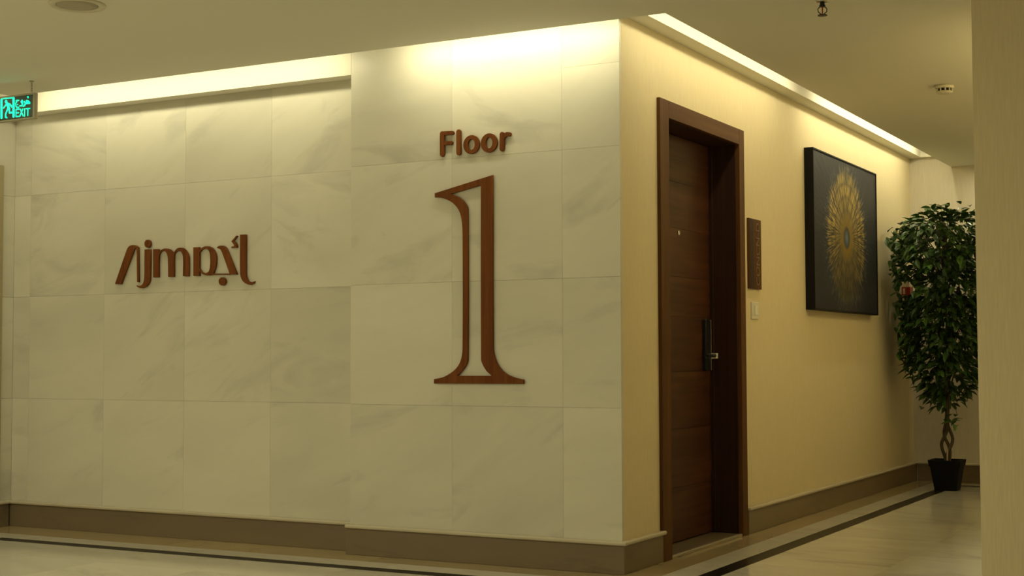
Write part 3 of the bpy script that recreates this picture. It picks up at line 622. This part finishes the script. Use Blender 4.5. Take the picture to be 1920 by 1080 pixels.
# fire call point behind the plant
fc = empty('call_point', (0.0, 5.33, 1.51)); tag(fc, 'small red and cream wall box half hidden by the plant leaves', 'alarm box')
obj('body', B(0.0, 0.062, 5.27, 5.37, 1.515, 1.575, 0.004, 2), M_CREAM, fc)
obj('front', B(0.0, 0.066, 5.27, 5.37, 1.452, 1.5148, 0.004, 2), M_RED, fc)
obj('label_strip', B(0.012, 0.028, 5.267, 5.2705, 1.460, 1.505), M_CREAM, fc)

# ---------------------------------------------------------------- ceiling fittings
sx, sy = -1.775, -1.585
sp = empty('ceiling_speaker', (sx, sy, ZC)); tag(sp, 'round ceiling speaker with grey grille near the exit sign', 'speaker')
b = bmesh.new(); lathe(b, [(0.088, 0.0), (0.088, -0.006), (0.112, -0.010), (0.117, -0.004), (0.117, 0.0)], (sx, sy, ZC), 40); obj('bezel', b, M_WHITEP, sp, True)
b = bmesh.new(); lathe(b, [(0.0005, -0.010), (0.05, -0.009), (0.087, -0.005), (0.087, 0.0)], (sx, sy, ZC), 40); obj('grille', b, M_GRILLE, sp, True)
qx, qy = 0.985, -0.10
sk = empty('sprinkler', (qx, qy, ZC)); tag(sk, 'small pendant fire sprinkler head hanging from the ceiling', 'sprinkler')
b = bmesh.new(); lathe(b, [(0.012, 0.0), (0.030, -0.001), (0.030, -0.005), (0.012, -0.010)], (qx, qy, ZC), 24); obj('escutcheon', b, M_CHROME, sk, True)
b = bmesh.new(); lathe(b, [(0.010, -0.008), (0.010, -0.020), (0.013, -0.020), (0.013, -0.027), (0.006, -0.028)], (qx, qy, ZC), 20); obj('body', b, M_BLKMET, sk)
b = bmesh.new()
for s in (-1, 1): tube(b, [(qx+s*0.009, qy+s*0.004, ZC-0.026), (qx+s*0.017, qy+s*0.008, ZC-0.036), (qx+s*0.016, qy+s*0.007, ZC-0.048), (qx+s*0.003, qy+s*0.001, ZC-0.060)], 0.0022, 6)
obj('frame_arms', b, M_BLKMET, sk)
b = bmesh.new(); tube(b, [(qx, qy, ZC-0.026), (qx, qy, ZC-0.056)], 0.0025, 8); obj('glass_bulb', b, M_RED, sk)
b = bmesh.new(); lathe(b, [(0.0005, -0.060), (0.019, -0.061), (0.021, -0.064), (0.0005, -0.064)], (qx, qy, ZC), 20); obj('deflector', b, M_BLKMET, sk)
dx, dy = 1.02, 2.09
sd = empty('smoke_detector', (dx, dy, ZC)); tag(sd, 'round ceiling smoke detector with dark vents over the corridor', 'detector')
b = bmesh.new(); lathe(b, [(0.050, 0.0), (0.052, -0.010), (0.050, -0.016), (0.040, -0.018)], (dx, dy, ZC), 32); obj('base', b, M_WHITEP, sd, True)
b = bmesh.new(); lathe(b, [(0.036, -0.018), (0.036, -0.034)], (dx, dy, ZC), 32); obj('chamber', b, M_DARK, sd)
for k in range(10):
    a = 2*math.pi*k/10
    b = bmesh.new(); tube(b, [(dx+0.040*math.cos(a), dy+0.040*math.sin(a), ZC-0.017), (dx+0.040*math.cos(a), dy+0.040*math.sin(a), ZC-0.035)], 0.0045, 6); obj('vent_rib', b, M_WHITEP, sd)
b = bmesh.new(); lathe(b, [(0.044, -0.034), (0.043, -0.040), (0.030, -0.046), (0.0005, -0.047)], (dx, dy, ZC), 32); obj('cap', b, M_WHITEP, sd, True)

# ---------------------------------------------------------------- hanging exit sign
EX0, EX1, EY, EZ0, EZ1 = -3.565, -3.192, -0.494, 2.262, 2.402
ex = empty('exit_sign', ((EX0+EX1)/2, EY, EZ1)); tag(ex, 'hanging green illuminated exit sign with running figure and Arabic word', 'sign')
obj('housing', B(EX0, EX1, EY+0.004, EY+0.020, EZ0, EZ1, 0.002, 1), M_HOUS, ex)
for q in ((EX0, EX1, EZ0, EZ0+0.009), (EX0, EX1, EZ1-0.009, EZ1)): obj('bezel', B(q[0], q[1], EY-0.004, EY+0.004, q[2], q[3], 0.001, 1), M_HOUS, ex)
for q in ((EX0, EX0+0.012), (EX1-0.014, EX1)): obj('bezel', B(q[0], q[1], EY-0.004, EY+0.004, EZ0+0.009, EZ1-0.009, 0.001, 1), M_HOUS, ex)
obj('panel', B(EX0+0.012, EX1-0.014, EY, EY+0.004, EZ0+0.009, EZ1-0.009), M_EXBG, ex)
bars = SH['ex_bars']
bm = strokes([bars[0], bars[1]], 0.015, EY, 0.0015); merge(bm, strokes([bars[2]], 0.006, EY, 0.0014)); obj('doorway_symbol', bm, M_EXGL, ex)
mn = SH['ex_man']
bm = strokes([mn[0]], 0.018, EY, 0.0015); merge(bm, strokes([mn[1]], 0.017, EY, 0.0016)); merge(bm, strokes(mn[2:], 0.0085, EY, 0.0012)); obj('running_figure', bm, M_EXGL, ex)
obj('arabic_word', strokes(SH['ex_ar'], 0.0068, EY, 0.0013), M_EXGL, ex)
obj('exit_word', strokes(SH['ex_exit'], 0.0062, EY, 0.0013), M_EXGL, ex)
for cx in (-3.53, -3.232):
    bm = bmesh.new(); lathe(bm, [(0.0005, 0.0), (0.012, 0.0), (0.012, -0.004), (0.0005, -0.004)], (cx, EY+0.012, ZC), 12); obj('ceiling_hook', bm, M_HOUS, ex)
    for k in range(5):
        zc = ZC - 0.008 - k*0.0125; b = bmesh.new(); pts = []
        for j in range(13):
            a = 2*math.pi*j/12; d = 0.0042*math.cos(a); h = 0.0085*math.sin(a)
            pts.append((cx + (d if k % 2 else 0), EY+0.012 + (0 if k % 2 else d), zc + h))
        tube(b, pts, 0.0013, 6, False); obj('chain_link', b, M_HOUS, ex)

# ---------------------------------------------------------------- potted ficus in the corridor corner
TX, TY = 0.41, 4.86
pl = empty('potted_ficus', (TX, TY, 0.0)); tag(pl, 'tall leafy ficus tree in a black pot in the corridor corner', 'plant')
def rsq(bm, levels, c, n=5):
    rings = []
    for (hw, z, rad) in levels:
        ring = []
        for (qx_, qy_, a0) in ((1, 1, 0), (-1, 1, 90), (-1, -1, 180), (1, -1, 270)):
            for k in range(n):
                a = math.radians(a0 + 90*k/(n-1))
                ring.append(bm.verts.new((c[0]+qx_*(hw-rad)+rad*math.cos(a), c[1]+qy_*(hw-rad)+rad*math.sin(a), z)))
        rings.append(ring)
    m = len(rings[0])
    for i in range(len(rings)-1):
        for k in range(m): bm.faces.new((rings[i][k], rings[i][(k+1)%m], rings[i+1][(k+1)%m], rings[i+1][k]))
    bm.faces.new(rings[0][::-1]); bm.faces.new(rings[-1])
    return bm
pot = obj('pot', rsq(bmesh.new(), [(0.080, 0.0, 0.02), (0.105, 0.175, 0.02), (0.105, 0.1755, 0.02), (0.095, 0.19, 0.02), (0.085, 0.195, 0.02)], (TX, TY)), M_POT, pl)
b = bmesh.new()
rsq(b, [(0.112, 0.176, 0.02), (0.118, 0.222, 0.02), (0.104, 0.222, 0.02), (0.100, 0.196, 0.02)], (TX, TY)); bmesh.ops.delete(b, geom=[f for f in b.faces if len(f.verts) > 4 and f.calc_center_median().z > 0.19], context='FACES')
o = bpy.data.objects.new('rim', newmesh('rim', b, M_POT)); link(o, pot); o.data.transform(Matrix.Translation((-TX, -TY, 0)))
obj('soil', rsq(bmesh.new(), [(0.10, 0.1955, 0.02), (0.099, 0.203, 0.02)], (TX, TY)), M_SOIL, pl)
# braided stems
for k in range(3):
    pts = []; rad = []
    for i in range(26):
        t = i/25; z = 0.20 + 0.62*t
        r = 0.012 + 0.026*math.exp(-((z-0.36)/0.09)**2) + 0.006*math.sin(9*t)
        a = 2*math.pi*k/3 + 7.5*t
        pts.append((TX + r*math.cos(a) + 0.01*t, TY + r*math.sin(a), z)); rad.append(0.0125 - 0.004*t)
    obj('stem', tube(bmesh.new(), pts, rad, 8), M_BARK, pl, True)
obj('stake', tube(bmesh.new(), [(TX+0.012, TY-0.042, 0.20), (TX+0.012, TY-0.036, 0.30)], 0.006, 8), M_STAKE, pl)
def crown(z):
    ks = [(0.60, 0.05), (0.70, 0.14), (0.82, 0.24), (1.0, 0.30), (1.2, 0.33), (1.5, 0.40), (1.72, 0.43), (1.84, 0.41), (1.93, 0.31), (2.01, 0.17), (2.07, 0.05)]
    for (a, ra), (b_, rb) in zip(ks[:-1], ks[1:]):
        if a <= z <= b_: return ra + (rb-ra)*(z-a)/(b_-a)
    return 0.0
# branches
tips = []
for k in range(26):
    z0_ = random.uniform(0.62, 1.55); ang = random.uniform(0, 2*math.pi); z1_ = min(2.05, z0_ + random.uniform(0.2, 0.6)); r = crown(z1_)*random.uniform(0.5, 0.9)
    p0 = Vector((TX+0.01, TY, z0_)); p2 = Vector((max(0.05, TX + r*math.cos(ang)), TY + r*math.sin(ang), z1_)); p1 = (p0+p2)/2 + Vector((0, 0, 0.06))
    obj('branch', tube(bmesh.new(), [p0, (p0+p1)/2 + Vector((0,0,0.02)), p1, p2], [0.007, 0.0055, 0.004, 0.002], 6), M_BARK, pl)
obj('trunk', tube(bmesh.new(), [(TX+0.01, TY, 0.80), (TX+0.015, TY+0.01, 1.2), (TX, TY, 1.6), (TX+0.02, TY, 1.95)], [0.014, 0.011, 0.008, 0.003], 8), M_BARK, pl)
def leaf_mesh(L, W, curl):
    b = bmesh.new(); mid = []; lf = []; rg = []
    prof = [(0.0, 0.02), (0.22, 0.72), (0.48, 1.0), (0.76, 0.62), (1.0, 0.0)]
    for t, wd_ in prof:
        zc = -curl*L*t*t
        mid.append(b.verts.new((t*L, 0, zc)))
        if 0 < t < 1:
            lf.append(b.verts.new((t*L, wd_*W/2, zc + 0.18*W*wd_))); rg.append(b.verts.new((t*L, -wd_*W/2, zc + 0.18*W*wd_)))
    for side, sgn in ((lf, 1), (rg, -1)):
        fs = [(mid[0], side[0], mid[1])] if sgn < 0 else [(mid[0], mid[1], side[0])]
        for i in range(2):
            q = (mid[i+1], side[i], side[i+1], mid[i+2]); fs.append(q if sgn < 0 else q[::-1])
        q = (mid[3], side[2], mid[4]); fs.append(q if sgn < 0 else q[::-1])
        for f in fs: b.faces.new(f)
    return b
LM = [newmesh('leaf', leaf_mesh(L, W, c), M_LEAF) for L, W, c in ((0.085, 0.040, 0.25), (0.072, 0.034, 0.35), (0.095, 0.044, 0.18))]
# a thin spot in the crown opens towards the lobby in front of the wall box
GAPC = Vector((0.03, 5.31, 1.512)); gap_dir = Vector((-0.231, 0.972, 0.0463)).normalized()
def spot(surface):
    while True:
        z = random.uniform(0.5, 2.1); rc = crown(z)
        if random.random() > (rc/0.42)**1.3: continue
        a = random.uniform(0, 2*math.pi)
        f = random.uniform(0.80, 1.04) if surface else math.sqrt(random.random())
        # clumps: branches leave the outline ragged
        f *= 0.95 + 0.24*math.sin(4*a + 11*z) * math.sin(13*z + 3*a) + 0.06*math.sin(31*z)
        p = Vector((TX + rc*f*math.cos(a), TY + rc*f*math.sin(a), z))
        if p.x < 0.075 or p.x > XR-0.15: continue
        dv = p - GAPC; dist = (dv - gap_dir*dv.dot(gap_dir)).length
        if dist < 0.05: continue
        return p, a
def orient(p, a):
    out = Vector((math.cos(a), math.sin(a), random.uniform(-0.75, 0.25) + (0.5 if p.z > 1.95 else 0)))
    out += Vector((random.uniform(-.6, .6), random.uniform(-.6, .6), random.uniform(-.3, .3)))
    if p.x < 0.16 and out.x < 0: out.x *= -0.3
    out.normalize()
    upv = Vector((random.uniform(-.5, .5), random.uniform(-.5, .5), 1))
    s = upv.cross(out).normalized(); n = out.cross(s)
    return Matrix((out, s, n)).transposed().to_4x4()
def blocks(p, m):
    for k in (0.045, 0.09):
        dv = p + Vector(m.col[0][:3])*k - GAPC
        if (dv - gap_dir*dv.dot(gap_dir)).length < 0.045: return True
    return False
extra = []
SPRIGS = ((0.505, 0.55, 9), (0.29, 0.68, 10), (0.12, 1.03, 8), (0.09, 1.80, 14), (0.10, 1.66, 12), (0.16, 1.93, 10), (0.24, 1.98, 14), (0.36, 2.03, 14), (0.42, 2.05, 8), (0.50, 2.02, 12), (0.58, 2.05, 9), (0.10, 1.35, 8))
for (ex_, ez, n_) in SPRIGS:     # hanging sprigs
    for i in range(n_): extra.append((Vector((ex_ + random.uniform(-.05, .05), TY - 0.08 + random.uniform(-.06, .06), ez + random.uniform(-.08, .04))), random.uniform(0, 6.28)))
tw = bmesh.new()
for (ex_, ez, n_) in SPRIGS:
    tube(tw, [(TX, TY, ez - 0.25 if ez > 1.2 else ez+0.22), ((TX+ex_)/2, TY-0.05, ez - 0.06 if ez > 1.2 else ez+0.20), (ex_, TY-0.08, ez)], [0.004, 0.003, 0.0015], 5)
obj('twig', tw, M_BARK, pl)
cnt = 0
while cnt < 300:
    if cnt < len(extra): p, a = extra[cnt]
    else:
        p, a = spot(True)
        if (p.y - TY) > 0.10: continue          # the near side is the one that shows
    m = orient(p, a)
    if cnt >= len(extra) and blocks(p, m): continue
    m.translation = p - pl.location
    o = meshobj('leaf', LM[cnt % 3], pl)
    s = random.uniform(0.8, 1.15); o.matrix_local = m @ Matrix.Scale(s, 4); cnt += 1
b = bmesh.new()
for i in range(3200):
    p, a = spot(i % 3 == 0)
    m = orient(p, a)
    if blocks(p, m): continue
    m.translation = p
    t = bmesh.new(); t.from_mesh(LM[i % 3]); t.transform(m @ Matrix.Scale(random.uniform(0.8, 1.15), 4))
    merge(b, t)
tag(obj('foliage', b, M_LEAF, pl), kind='stuff')
